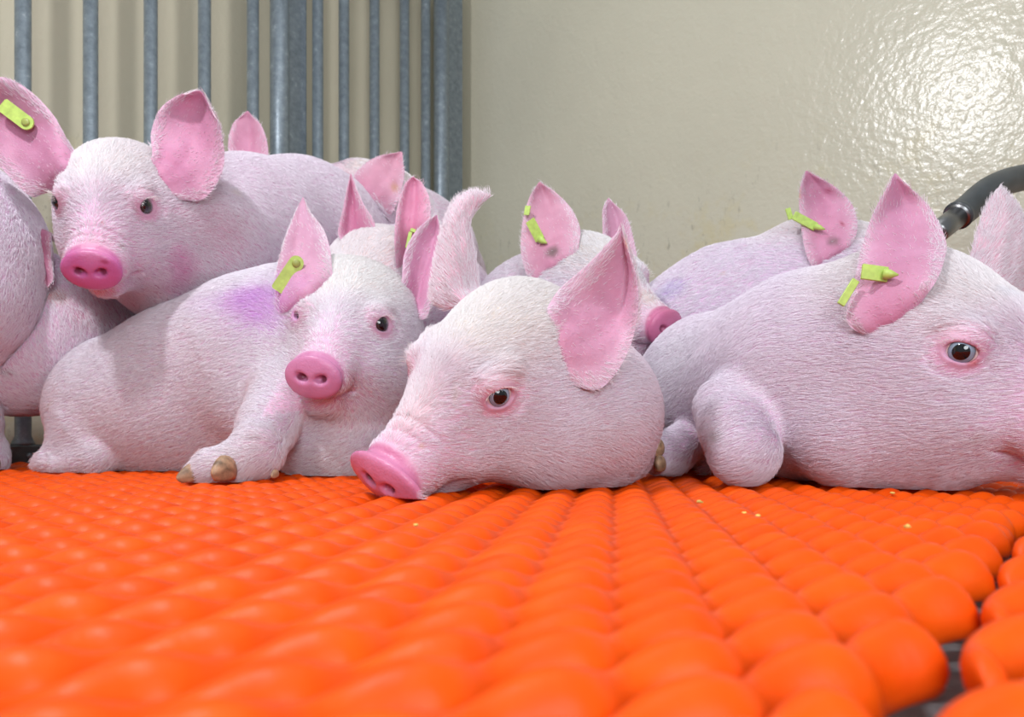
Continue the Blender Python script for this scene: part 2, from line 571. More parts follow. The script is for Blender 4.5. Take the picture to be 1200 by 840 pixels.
    cream = (.83, .74, .66)
    pink = (.72, .36, .52)
    disc = (.70, .24, .43)

def CH(pts, k=.03, k0=None):
    """chain of balls given as (px, py, depth, radius in pixels at that depth)"""
    return ('chain', [(W(x, y, d), r * d / F) for x, y, d, r in pts], k, k0 if k0 is not None else k)
def EL(px, py, d, rx, ry, rd, k=.03, rot=0):
    a = math.radians(rot); c, s = math.cos(a), math.sin(a)
    R = np.array([[c, 0, -s], [0, 1, 0], [s, 0, c]], float)
    return ('ell', W(px, py, d), np.array([rx * d / F, rd, ry * d / F]), k, R)
def CUT(pts, k=.01):
    return ('cut', [(W(x, y, d), r * d / F) for x, y, d, r in pts], k)

class Pig:
    pass

def pig_sdf(P, p):
    d = None
    for pr in P.body:
        if pr[0] == 'chain':
            pts = pr[1]
            e = None
            for (a, ra), (b, rb) in zip(pts[:-1], pts[1:]):
                c = sd_cone(p, a, b, ra, rb)
                e = c if e is None else smin(e, c, min(pr[2], .04))
            if len(pts) == 1:
                e = np.sqrt(((p - pts[0][0]) ** 2).sum(1)) - pts[0][1]
            d = e if d is None else smin(d, e, pr[3])
        elif pr[0] == 'ell':
            e = sd_ell(p, pr[1], pr[2], pr[4])
            d = e if d is None else smin(d, e, pr[3])
        elif pr[0] == 'cut':
            e = None
            for (a, ra), (b, rb) in zip(pr[1][:-1], pr[1][1:]):
                c = sd_cone(p, a, b, ra, rb)
                e = c if e is None else np.minimum(e, c)
            d = -smin(-d, e, pr[2])
    if P.head is not None:
        h = P.head.sdf(p)
        d = h if d is None else smin(d, h, P.neck_k)
    for Q in P.avoid:
        lo, hi = Q.bbox
        m = ((p > lo - .02) & (p < hi + .02)).all(1)
        if m.any():
            e = pig_sdf(Q, p[m])
            dm = d[m]
            d[m] = np.maximum(dm, .0025 - e)
    if P.ground:
        d = np.maximum(d, .0005 - p[:, 2])
    return d

def surface_net(fn, lo, hi, h):
    n = np.ceil((hi - lo) / h).astype(int) + 2
    CS = 4
    nc = np.ceil(n / CS).astype(int) + 1
    g = np.meshgrid(*[lo[i] + np.arange(nc[i]) * CS * h for i in range(3)], indexing='ij')
    cp = np.stack([x.ravel() for x in g], 1).astype(np.float32)
    cd = fn(cp).reshape(nc)
    full = np.repeat(np.repeat(np.repeat(cd, CS, 0), CS, 1), CS, 2)[:n[0], :n[1], :n[2]].astype(np.float32).copy()
    # active coarse cells: any corner within reach
    reach = CS * h * 1.8 + .004
    act = np.abs(cd) < reach
    a2 = act.copy()
    for ax in range(3):
        s = np.zeros_like(a2); sl = [slice(None)] * 3; sr = [slice(None)] * 3
        sl[ax] = slice(0, -1); sr[ax] = slice(1, None)
        s[tuple(sl)] |= a2[tuple(sr)]; s[tuple(sr)] |= a2[tuple(sl)]
        a2 = a2 | s
    mask = np.repeat(np.repeat(np.repeat(a2, CS, 0), CS, 1), CS, 2)[:n[0], :n[1], :n[2]]
    idx = np.nonzero(mask)
    for c in range(0, len(idx[0]), 400000):
        ii = tuple(x[c:c + 400000] for x in idx)
        p = np.stack([lo[k] + ii[k] * h for k in range(3)], 1).astype(np.float32)
        full[ii] = fn(p)
    neg = full < 0
    cnt = np.zeros(tuple(n - 1), np.int8)
    for dx in (0, 1):
        for dy in (0, 1):
            for dz in (0, 1):
                cnt += neg[dx:n[0] - 1 + dx, dy:n[1] - 1 + dy, dz:n[2] - 1 + dz]
    cells = np.nonzero((cnt > 0) & (cnt < 8))
    vid = np.full(tuple(n - 1), -1, np.int32)
    vid[cells] = np.arange(len(cells[0]))
    base = np.stack(cells, 1).astype(np.float32)
    acc = np.zeros((len(base), 3), np.float32); w = np.zeros(len(base), np.float32)
    cor = [(0, 0, 0), (1, 0, 0), (0, 1, 0), (1, 1, 0), (0, 0, 1), (1, 0, 1), (0, 1, 1), (1, 1, 1)]
    vals = [full[cells[0] + a, cells[1] + b, cells[2] + c] for a, b, c in cor]
    for i in range(8):
        for j in range(i + 1, 8):
            dif = np.abs(np.array(cor[i]) - np.array(cor[j]))
            if dif.sum() != 1: continue
            cr = (vals[i] < 0) != (vals[j] < 0)
            t = np.where(cr, vals[i] / np.where(cr, vals[i] - vals[j], 1), 0)
            pt = np.array(cor[i])[None] + t[:, None] * (np.array(cor[j]) - np.array(cor[i]))[None]
            acc += np.where(cr[:, None], pt, 0); w += cr
    V = lo[None] + (base + acc / w[:, None]) * h
    Fs = []
    for ax in range(3):
        s0 = [slice(None)] * 3; s1 = [slice(None)] * 3
        s0[ax] = slice(0, -1); s1[ax] = slice(1, None)
        e = np.nonzero(neg[tuple(s0)] != neg[tuple(s1)])
        b, c = (ax + 1) % 3, (ax + 2) % 3
        ok = (e[b] > 0) & (e[c] > 0) & (e[b] < n[b] - 1) & (e[c] < n[c] - 1) & (e[ax] < n[ax] - 1)
        e = [x[ok] for x in e]
        inside = neg[tuple(e)]
        def cell(db, dc):
            q = [x.copy() for x in e]; q[b] = q[b] - db; q[c] = q[c] - dc
            return vid[tuple(q)]
        q = np.stack([cell(1, 1), cell(0, 1), cell(0, 0), cell(1, 0)], 1)
        q[~inside] = q[~inside][:, ::-1]
        Fs.append(q)
    Fq = np.concatenate(Fs)
    Fq = Fq[(Fq >= 0).all(1)]
    # pull vertices onto the true surface
    V = V.astype(np.float64)
    eps = h * .4
    for it in range(2):
        for c in range(0, len(V), 300000):
            v = V[c:c + 300000]
            d0 = fn(v)
            gr = np.stack([fn(v + eps * np.eye(3)[k]) - d0 for k in range(3)], 1) / eps
            l = (gr ** 2).sum(1)
            st = np.clip(d0, -h, h)[:, None] * gr / np.maximum(l, .25)[:, None]
            V[c:c + 300000] = v - .8 * st
    return V, Fq

def catmull(P, m):
    """interpolate a (k, ...) control array to m samples"""
    P = np.array(P, float); k = len(P)
    Q = np.concatenate([[2 * P[0] - P[1]], P, [2 * P[-1] - P[-2]]])
    out = []
    for x in np.linspace(0, k - 1, m):
        i = min(int(x), k - 2); t = x - i
        a, b, c, d = Q[i], Q[i + 1], Q[i + 2], Q[i + 3]
        out.append(.5 * (2 * b + (c - a) * t + (2 * a - 5 * b + 4 * c - d) * t * t + (3 * b - a - 3 * c + d) * t ** 3))
    return np.array(out)

def make_ear(spec, head_center, depth_at=None):
    """spec: base depth, tip depth, cup depth and rows of three (px, py) from root to tip;
    returns verts, quads, inner-side mask"""
    d0, d1, cup, rows, tip = spec['d0'], spec['d1'], spec['cup'], spec['rows'], spec['tip']
    edge = spec.get('edge', (0, 0))
    nr = len(rows)
    ctrl = []
    for i, r in enumerate(rows):
        f = i / nr
        d = d0 + (d1 - d0) * f
        cd = cup * (1 - .6 * f)
        ctrl.append([W(*r[0], d + edge[0] * (1 - f * .6)), W(*r[1], d + cd), W(*r[2], d + edge[1] * (1 - f * .6))])
    if depth_at is not None and spec.get('clamp', True):
        for i, r in enumerate(rows):
            for j in range(3):
                D = depth_at(*r[j])
                if D is None: continue
                cur = ctrl[i][j][1]
                if i == 0: ctrl[i][j] = W(*r[j], min(D + .003, cur + .05))
                else: ctrl[i][j] = W(*r[j], min(cur, D - (.012 if j != 1 else .005)))
        # ease rows that float free so that the sheet does not kink
        for j in range(3):
            for i in range(1, nr):
                prev = ctrl[i - 1][j][1]
                if ctrl[i][j][1] > prev + .03: ctrl[i][j] = W(*rows[i][j], prev + .03)
    ctrl = np.array(ctrl)
    # root row pushed into the head
    root = ctrl[0] + (head_center[None] - ctrl[0]) / np.linalg.norm(head_center[None] - ctrl[0], axis=1)[:, None] * .022
    t = W(*tip, d1)
    last = ctrl[-1]; tw = spec.get('tw', .34)
    tiprow = np.stack([t + (last[0] - t) * tw, t, t + (last[2] - t) * tw])
    ctrl = np.concatenate([root[None], ctrl, tiprow[None]])
    nu, nv = 34, 19
    g = catmull(ctrl, nu)                       # along
    g = np.stack([catmull(g[i], nv) for i in range(nu)])
    du = np.gradient(g, axis=0); dv = np.gradient(g, axis=1)
    nn = np.cross(du, dv); nn /= np.linalg.norm(nn, axis=2)[:, :, None] + 1e-9
    # make the normal of the hollow side: opposite to where the middle lies
    mid = g[:, nv // 2]; avg = (g[:, 0] + g[:, -1]) / 2
    toc = np.array([0, 0, H]) - g
    sgn = np.sign((toc * nn).sum(2)[nu // 4:].mean() + 1e-12)      # first sheet: the side turned to the pen's front
    nn = nn * sgn
    u = np.linspace(-1, 1, nv)
    x = np.linspace(0, 1, nu)
    prof = np.sqrt(np.clip(1 - np.abs(u) ** 5, 0, 1))[None, :] * np.sqrt(np.clip(1 - x ** 14, 0, 1))[:, None]
    th = spec.get('th', .0046) * (1.5 - .8 * x)[:, None] * prof / 2
    # soft veins and folds
    fold = .0016 * np.sin(u[None, :] * 8 + x[:, None] * 3.0 + 1) * (1 - u[None, :] ** 2) * (1 - x[:, None] * .8)
    fold = fold + .0035 * np.exp(-((u[None, :] - .30 - .2 * x[:, None]) / .16) ** 2) * np.exp(-((x[:, None] - .35) / .25) ** 2)
    g = g + nn * fold[:, :, None]
    a = (g + nn * th[:, :, None]).reshape(-1, 3)
    b = (g - nn * th[:, :, None]).reshape(-1, 3)
    V = np.concatenate([a, b]); n = nu * nv
    Fc = []
    for i in range(nu - 1):
        for j in range(nv - 1):
            p = i * nv + j
            q = (p, p + nv, p + nv + 1, p + 1)
            q2 = tuple(n + k for k in q)
            if sgn > 0: Fc.append(q); Fc.append(q2[::-1])
            else: Fc.append(q[::-1]); Fc.append(q2)
    bd = [j for j in range(nv)] + [i * nv + nv - 1 for i in range(1, nu)] + [(nu - 1) * nv + j for j in range(nv - 2, -1, -1)] + [i * nv for i in range(nu - 2, 0, -1)]
    for k in range(len(bd)):
        p, q = bd[k], bd[(k + 1) % len(bd)]
        Fc.append((p, q, n + q, n + p) if sgn > 0 else (q, p, n + p, n + q))
    inner = np.concatenate([np.ones(n), np.zeros(n)])
    rim = np.concatenate([np.abs(np.tile(u, nu)) ** 3] * 2)
    along = np.concatenate([np.repeat(x, nv)] * 2)
    return V, np.array(Fc), inner, rim, along

def vnormals(V, Fq):
    a = V[Fq[:, 2]] - V[Fq[:, 0]]; b = V[Fq[:, 3]] - V[Fq[:, 1]]
    fn = np.cross(a, b)
    vn = np.zeros_like(V)
    for k in range(4): np.add.at(vn, Fq[:, k], fn)
    return vn / (np.linalg.norm(vn, axis=1)[:, None] + 1e-12), fn

def smoothnoise(v, f, seed):
    r = np.random.default_rng(seed)
    s = 0
    for i in range(5):
        k = r.normal(size=3) * f * (1 + i * .5); ph = r.uniform(0, 6.28)
        s = s + np.sin(v @ k + ph)
    return s / 5

HOOFS = []
def build_pig(name, label, head, body, ears, h=.0025, neck_k=.045, avoid=(), ground=True, flow=(-1, 0, -.2),
              spots=(), eyes='dark', skin=(.72, 0.522, 0.773), fur=1.0, furcol=(.93, .91, .96), fur_len=.0125, bbox_pad=.02, gaze=None):
    h = h * QUICK
    P = Pig(); P.head = head; P.body = body; P.neck_k = neck_k; P.avoid = list(avoid); P.ground = ground
    lo = np.array([1e9] * 3); hi = -lo
    for pr in body:
        if pr[0] == 'chain':
            for c, r in pr[1]: lo = np.minimum(lo, c - r); hi = np.maximum(hi, c + r)
        elif pr[0] == 'ell':
            m = pr[2].max() if abs(pr[4][0, 2]) > .01 else pr[2]
            lo = np.minimum(lo, pr[1] - m); hi = np.maximum(hi, pr[1] + m)
    if head is not None:
        for q in ((.17, .04, 0), (.17, -.04, -.07), (-.1, .1, .09), (-.1, -.1, .09), (-.1, .1, -.11), (-.1, -.1, -.11), (.06, .09, -.11), (.06, -.09, -.11), (.08, .08, .08), (.08, -.08, .08)):
            c = head.world(q); lo = np.minimum(lo, c); hi = np.maximum(hi, c)
    lo -= bbox_pad; hi += bbox_pad
    if ground: lo[2] = max(lo[2], -.012)
    P.bbox = (lo, hi)
    fn = lambda p: pig_sdf(P, p)
    V, Fq = surface_net(fn, lo, hi, h)
    nb = len(V)
    col = np.tile(np.array(skin), (nb, 1)); wet = np.zeros(nb)
    # broad mottling of pinker skin
    mott = np.clip(smoothnoise(V, 22, 3) * .9 + .15, 0, 1) * .35
    col = col * (1 - mott[:, None]) + np.array([.74, .46, .62])[None] * mott[:, None]
    furm = np.ones(nb)
    if head is not None:
        disc = head.color(V, col, wet)
        furm *= 1 - np.clip(disc * 3, 0, 1)
        q = head.local(V)
        bridge = np.clip((q[:, 0] - .06) / .07, 0, 1) * (np.abs(q[:, 1]) < .06) * (np.abs(q[:, 2] + .03) < .06) * (q[:, 0] < .2)
        furm *= 1 - .60 * bridge
        for sy in (1, -1):
            r = np.linalg.norm(q - EYE_C * ar(1, sy, 1), axis=1)
            furm *= np.clip((r - .020) / .008, 0, 1) * .999 + .001
    # ears
    Es = []; cols = [col]; wets = [wet]; furs = [furm]; earflag = [np.zeros(nb)]
    allV = [V]; allF = [Fq]; n = nb
    alongs = [np.zeros(nb)]
    hc = head.world((-.035, 0, .0)) if head is not None else None
    bn, _ = vnormals(V, Fq)
    btc = np.array([0, 0, H])[None] - V
    bfr = (bn * btc).sum(1) > 0
    bqx = CX + F * V[:, 0] / V[:, 1]; bqy = CY - F * (V[:, 2] - H) / V[:, 1]
    def depth_at(px, py):
        m = (np.abs(bqx - px) < 4 * QUICK) & (np.abs(bqy - py) < 4 * QUICK) & bfr
        return V[m, 1].min() if m.any() else None
    for e in ears:
        ev, ef, inner, rim, along = make_ear(e, hc if hc is not None else np.array(e['hc']), depth_at)
        pk = np.array(e.get('pink', (.68, .30, .46))); out = np.array(e.get('out', (.74, .46, .56)))
        side = inner if e.get('pinkside', 1) else 1 - inner
        c = pk[None] * side[:, None] + out[None] * (1 - side[:, None])
        c = c * (1 - .6 * rim[:, None]) + np.array([.74, .50, .62])[None] * (.6 * rim)[:, None]
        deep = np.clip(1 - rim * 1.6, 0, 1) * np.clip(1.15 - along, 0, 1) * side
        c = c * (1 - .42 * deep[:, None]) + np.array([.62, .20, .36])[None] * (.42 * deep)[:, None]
        nz = smoothnoise(ev, 90, 5)[:, None]
        c = c * (1 + .07 * nz)
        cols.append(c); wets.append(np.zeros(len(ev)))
        furs.append(np.where(side > .5, .35 * (rim > .35) + .03, .75)); earflag.append(np.ones(len(ev)))
        alongs.append(along)
        allV.append(ev); allF.append(ef + n); n += len(ev)
    V = np.concatenate(allV); Fq = np.concatenate(allF)
    col = np.concatenate(cols); wet = np.concatenate(wets); furm = np.concatenate(furs); ef_ = np.concatenate(earflag)
    vn, fnn = vnormals(V, Fq)
    # marks and painted shade on the coat: placed on the nearest visible skin
    pr = np.stack([CX + F * V[:, 0] / V[:, 1], CY - F * (V[:, 2] - H) / V[:, 1]], 1)
    toc = np.array([0, 0, H])[None] - V; toc /= np.linalg.norm(toc, axis=1)[:, None]
    facing = (vn * toc).sum(1) > .02
    def surf(px, py):
        dd = np.hypot(pr[:, 0] - px, pr[:, 1] - py) + (~facing) * 1e3
        c = np.nonzero(dd < dd.min() + 3)[0]
        return V[c[np.argmin(V[c, 1])]]
    P.surf = surf
    for sp in spots:
        c0 = surf(sp[0], sp[1]); r = sp[2] * c0[1] / F
        dv = V - c0; st = sp[5] if len(sp) > 5 else (1, 1)
        dist = np.sqrt((dv[:, 0] / st[0]) ** 2 + dv[:, 1] ** 2 * .6 + (dv[:, 2] / st[1]) ** 2)
        dist = dist * (1 + .25 * smoothnoise(V, 2.2 / r, 11))
        m = np.clip(1.25 - dist / r, 0, 1); m = m * m * (3 - 2 * m) * sp[4]
        col = col * (1 - m[:, None]) + np.array(sp[3])[None] * m[:, None]
    # keep face order simple
    me = bpy.data.meshes.new(name)
    me.vertices.add(len(V)); me.vertices.foreach_set('co', V.astype(np.float32).ravel())
    me.loops.add(Fq.size); me.loops.foreach_set('vertex_index', Fq.astype(np.int32).ravel())
    me.polygons.add(len(Fq)); me.polygons.foreach_set('loop_start', np.arange(0, Fq.size, 4, dtype=np.int32))
    me.update(calc_edges=True); me.validate()
    me.polygons.foreach_set('use_smooth', np.ones(len(me.polygons), bool))
    ca = me.attributes.new('Col', 'FLOAT_COLOR', 'POINT')
    ca.data.foreach_set('color', np.concatenate([np.clip(col, 0, 1), np.ones((len(V), 1))], 1).astype(np.float32).ravel())
    wa = me.attributes.new('wet', 'FLOAT', 'POINT'); wa.data.foreach_set('value', wet.astype(np.float32))
    me.materials.append(M_SKIN)
    o = bpy.data.objects.new(name, me); COL.objects.link(o)
    tag(o, label, 'pig', 'pigs in the pen')
    # eyes
    if head is not None and eyes:
        for sy in (1, -1):
            c = head.world(EYE_C * ar(1, sy, 1)); rr = .0158 * head.s
            dr = head.wdir(EYE_D * ar(1, sy, 1)) if gaze is None else head.wdir(np.array(gaze) * ar(1, sy, 1))
            lookcam = np.array([0, 0, H]) - c; lookcam /= np.linalg.norm(lookcam)
            dr = dr * .72 + lookcam * .28 if (dr @ lookcam) > 0 else dr
            dr /= np.linalg.norm(dr)
            nu, nv = 24, 16; vs = []; fs = []
            for i in range(nv + 1):
                th = math.pi * i / nv
                for j in range(nu):
                    ph = 2 * math.pi * j / nu
                    x = math.cos(th) * (1.0 + .10 * max(0, math.cos(th) - .72) / .28)
                    vs.append((x, math.sin(th) * math.cos(ph), math.sin(th) * math.sin(ph)))
            for i in range(nv):
                for j in range(nu):
                    fs.append((i * nu + j, (i + 1) * nu + j, (i + 1) * nu + (j + 1) % nu, i * nu + (j + 1) % nu))
            eo = mesh_obj('eye', vs, fs, M_EYE_BLUE if eyes == 'blue' else M_EYE_DARK)
            eo.scale = (rr, rr, rr); eo.location = c
            eo.rotation_euler = Vector(dr).to_track_quat('X', 'Z').to_euler()
            eo.parent = o
            eo['label'] = 'blue grey eye' if eyes == 'blue' else 'dark eye'
    # bristles
    if fur > 0:
        a = V[Fq[:, 0]]; b = V[Fq[:, 1]]; c = V[Fq[:, 2]]; d = V[Fq[:, 3]]
        area = np.linalg.norm(fnn, axis=1) / 2
        cen = (a + b + c + d) / 4
        cpx = CX + F * cen[:, 0] / cen[:, 1]
        fnu = fnn / (np.linalg.norm(fnn, axis=1)[:, None] + 1e-12)
        tc = np.array([0, 0, H])[None] - cen; tc /= np.linalg.norm(tc, axis=1)[:, None]
        vis = ((fnu * tc).sum(1) > -.30) & (cpx > -420) & (cpx < 1500)
        fm = furm[Fq].mean(1); isear = ef_[Fq[:, 0]] > .5
        dens = fur * 5.2e5 * np.clip(.85 / cen[:, 1], .4, 1.3) ** 1.5
        pr_ = area * dens * vis * np.clip(fm, 0, 1)
        tot = int(pr_.sum())
        pick = np.searchsorted(np.cumsum(pr_), RNG.random(tot) * pr_.sum()); pick = np.clip(pick, 0, len(Fq) - 1)
        uu, vv = RNG.random((2, tot))
        w0 = ((1 - uu) * (1 - vv))[:, None]; w1 = (uu * (1 - vv))[:, None]; w2 = (uu * vv)[:, None]; w3 = ((1 - uu) * vv)[:, None]
        root = w0 * a[pick] + w1 * b[pick] + w2 * c[pick] + w3 * d[pick]
        nr = w0 * vn[Fq[pick, 0]] + w1 * vn[Fq[pick, 1]] + w2 * vn[Fq[pick, 2]] + w3 * vn[Fq[pick, 3]]
        nr /= np.linalg.norm(nr, axis=1)[:, None] + 1e-12
        fl_ = np.tile(np.array(flow, float), (tot, 1)); fl_ /= np.linalg.norm(fl_[0])
        if head is not None:
            q = head.local(root)
            hw = np.clip((.17 - np.linalg.norm(q, axis=1)) / .06, 0, 1)[:, None]
            hd = np.tile(head.wdir((-1, 0, 0)), (tot, 1)) + .5 * np.tanh(q[:, 1] / .03)[:, None] * head.wdir((0, 1, 0))[None] * np.clip(q[:, 0] / .08, 0, 1)[:, None] - .35 * head.wdir((0, 0, 1))[None]
            fl_ = fl_ * (1 - hw) + hd * hw
            e_r = isear[pick]
            ed = root - hc; ed /= np.linalg.norm(ed, axis=1)[:, None]
            fl_[e_r] = ed[e_r]
        sw = np.stack([smoothnoise(root, 26, s) for s in (21, 22, 23)], 1) * .25
        fl_ = fl_ + sw + RNG.normal(size=(tot, 3)) * .13
        fl_ -= nr * (fl_ * nr).sum(1)[:, None]
        fl_ /= np.linalg.norm(fl_, axis=1)[:, None] + 1e-9
        fmv = np.clip(fm[pick], 0, 1)
        L = fur_len * (.55 + .7 * RNG.random(tot)) * (.45 + .55 * fmv)
        lift = (.20 + .16 * RNG.random(tot))
        ts = np.array([0, .34, .68, 1.0])
        pts = np.zeros((tot, 4, 3), np.float32)
        for k, t in enumerate(ts):
            pts[:, k] = root + L[:, None] * (fl_ * t * .95 + nr * (lift * t * (1.25 - .75 * t))[:, None])
        pts[:, :, 2] = np.maximum(pts[:, :, 2], .001)
        rad = np.array([1, .9, .6, .12])[None] * (.00018 * np.clip(root[:, 1], .7, 1.6) / .8 * (.8 + .5 * RNG.random(tot)))[:, None]
        # base colour of each bristle: pale cream, tinted by what it grows through
        vc = col[Fq[pick, 0]]
        hcl = np.array(furcol)[None] * (.90 + .14 * RNG.random((tot, 1)))
        sat = np.clip((vc.max(1) - vc.min(1)) / (vc.max(1) + .01), 0, 1)
        tint = np.clip((sat - .32) * 2.2, .30, .88)[:, None]
        hcl = hcl * (1 - tint) + vc * tint
        # lashes
        if head is not None and eyes:
            lp = []; lr = []; lc = []
            for sy in (1, -1):
                up = ar(0, 0, 1); ez = EYE_D * ar(1, sy, 1); ex = np.cross(ez, up); ex /= np.linalg.norm(ex); ey = np.cross(ex, ez)
                for i in range(26):
                    a_ = math.radians(20 + 140 * i / 25 + RNG.normal() * 2)
                    base_ = EYE_C * ar(1, sy, 1) + ez * .0135 + ex * .0150 * math.cos(a_) + ey * .0112 * math.sin(a_)
                    dr = ez * .8 + ey * (.75 - .3 * RNG.random()) + ex * .7 * math.cos(a_)
                    l = .007 + .005 * RNG.random()
                    ps = [head.world(base_ + dr * l * t + ey * (-.004) * t * t) for t in ts]
                    lp.append(ps); lr.append([.00016, .00015, .0001, .00004]); lc.append((.9, .86, .84))
            pts = np.concatenate([pts, np.array(lp, np.float32)]); rad = np.concatenate([rad, np.array(lr)]); hcl = np.concatenate([hcl, np.array(lc)])
        cv = bpy.data.hair_curves.new('fur')
        nn_ = len(pts)
        cv.add_curves([4] * nn_)
        cv.attributes['position'].data.foreach_set('vector', pts.astype(np.float32).ravel())
        ra = cv.attributes.get('radius') or cv.attributes.new('radius', 'FLOAT', 'POINT')
        ra.data.foreach_set('value', rad.astype(np.float32).ravel())
        hcat = cv.attributes.new('hair_color', 'FLOAT_COLOR', 'CURVE')
        hcat.data.foreach_set('color', np.concatenate([np.clip(hcl, 0, 1), np.ones((nn_, 1))], 1).astype(np.float32).ravel())
        cv.materials.append(M_FUR)
        fo = bpy.data.objects.new('fur', cv); COL.objects.link(fo); fo.parent = o; fo['kind'] = 'stuff'
        P.nh = nn_
    P.obj = o
    apx, apy = pr[:, 0], pr[:, 1]
    def near(px, py, r=3.5):
        m = (np.abs(apx - px) < r) & (np.abs(apy - py) < r)
        return V[m, 1].min() if m.any() else 9.0
    P.near = near
    lim = ((V - G0[None]) @ NV).max(); lim2 = ((V - CORNER[None]) @ U).max()
    print('   clearance to bars %.3f, right wall %.3f' % (-.0135 - lim, -lim2), 'top z %.2f' % V[:, 2].max())
    print(name, label[:30], 'verts', len(V), 'hairs', getattr(P, 'nh', 0), flush=True)
    return P

def ear_tag(P, a, b, d, w, tilt=0.0, th=.0022, back=None, cone=None, stud=True, db=None):
    """flat plastic strip from pixel a to pixel b (a = stud end)"""
    f = min(P.near(a[0] + (b[0] - a[0]) * t, a[1] + (b[1] - a[1]) * t) for t in (0, .25, .5, .75, 1)) - .0035
    if f < 5: d = f
    A = W(*a, d); B = W(*b, d if db is None else db)
    ax = (B - A); L = np.linalg.norm(ax); ax /= L
    view = (A + B) / 2 - np.array([0, 0, H]); view /= np.linalg.norm(view)
    nrm = -view - ax * (-view @ ax); nrm /= np.linalg.norm(nrm)
    side = np.cross(nrm, ax)
    if tilt:
        c, s = math.cos(tilt), math.sin(tilt)
        nrm, side = nrm * c + side * s, side * c - nrm * s
    hw = w * d / F / 2
    m = MB(); out = []
    for i in range(9):
        t = math.pi / 2 + math.pi * i / 8
        out.append(A + ax * (hw * (1 + math.cos(t))) + side * hw * math.sin(t))
    e = L
    out += [A + ax * (e - hw * .25) - side * hw, A + ax * e - side * hw * .75, A + ax * e + side * hw * .75, A + ax * (e - hw * .25) + side * hw]
    n = len(out)
    v = [p + nrm * th / 2 for p in out] + [p - nrm * th / 2 for p in out]
    f = [tuple(range(n)), tuple(range(2 * n - 1, n - 1, -1))] + [(i, i + n, (i + 1) % n + n, (i + 1) % n) for i in range(n)]
    if stud: m.add(v, f)
    else: m.box((A + B) / 2, ax * L * .5, side * hw * .85, nrm * th * .8, .25)
    t_ = m.build('ear_tag', M_TAG, P.obj, smooth=False)
    t_['label'] = 'yellow-green plastic ear tag'
    if stud:
        c = A + ax * hw * 1.05 + nrm * th / 2
        s = MB(); s.tube([c - nrm * th * 4, c + nrm * .0012, c + nrm * .0022], [hw * .55, hw * .58, hw * .30], 16)
        so = s.build('stud', M_TAGD, t_)
    if cone is not None:
        c0 = W(*cone[0], d - .004); c1 = W(*cone[1], d - .012)
        s = MB(); s.tube([c0, c0 + (c1 - c0) * .45, c1], [hw * .6, hw * .5, hw * .08], 14)
        s.build('pin', M_TAG, t_)
    if back is not None:
        m2 = MB(); A2, B2 = W(*back[0], d + back[2]), W(*back[1], d + back[2])
        ax2 = (B2 - A2) / 2; c = (A2 + B2) / 2
        sd = np.cross(nrm, ax2); sd /= np.linalg.norm(sd)
        m2.box(c, ax2, sd * back[3] * d / F / 2, nrm * .0015, .3)
        m2.build('tag_back', M_TAG, t_, smooth=False)
    return t_

def hoof(P, px, py, d, rx, rz, ang, dirpx):
    """one rounded claw, pointed towards dirpx"""
    c = W(px, py, d); r = rx * d / F; rz_ = rz * d / F
    f = W(px + dirpx[0], py + dirpx[1], d) - c
    f = f + np.array([0, -ang, 0]); f /= np.linalg.norm(f)
    l = np.cross([0, 0, 1], f); l /= np.linalg.norm(l); u = np.cross(f, l)
    vs = []; fs = []; nu, nv = 18, 12
    for i in range(nv + 1):
        th = math.pi * i / nv
        for j in range(nu):
            ph = 2 * math.pi * j / nu
            x = math.cos(th); s = math.sin(th)
            tp = 1 - .38 * max(0, x)
            z = s * math.sin(ph) * tp
            z = max(z, -.55)
            vs.append(c + f * x * r + l * s * math.cos(ph) * rz_ * .62 * tp + u * z * rz_)
    for i in range(nv):
        for j in range(nu):
            fs.append((i * nu + j, (i + 1) * nu + j, (i + 1) * nu + (j + 1) % nu, i * nu + (j + 1) % nu))
    v = np.array(vs); v[:, 2] = np.maximum(v[:, 2], .0008)
    return mesh_obj('hoof', v, fs, M_HOOF, P.obj)

PURPLE = (.68, .24, .78)
MAG = (.74, .20, .52)
DIRT_SHADE = (.13, .10, .09)  # dirt specks, also the painted shade of an ear hole
TAN = (.55, .30, .12)

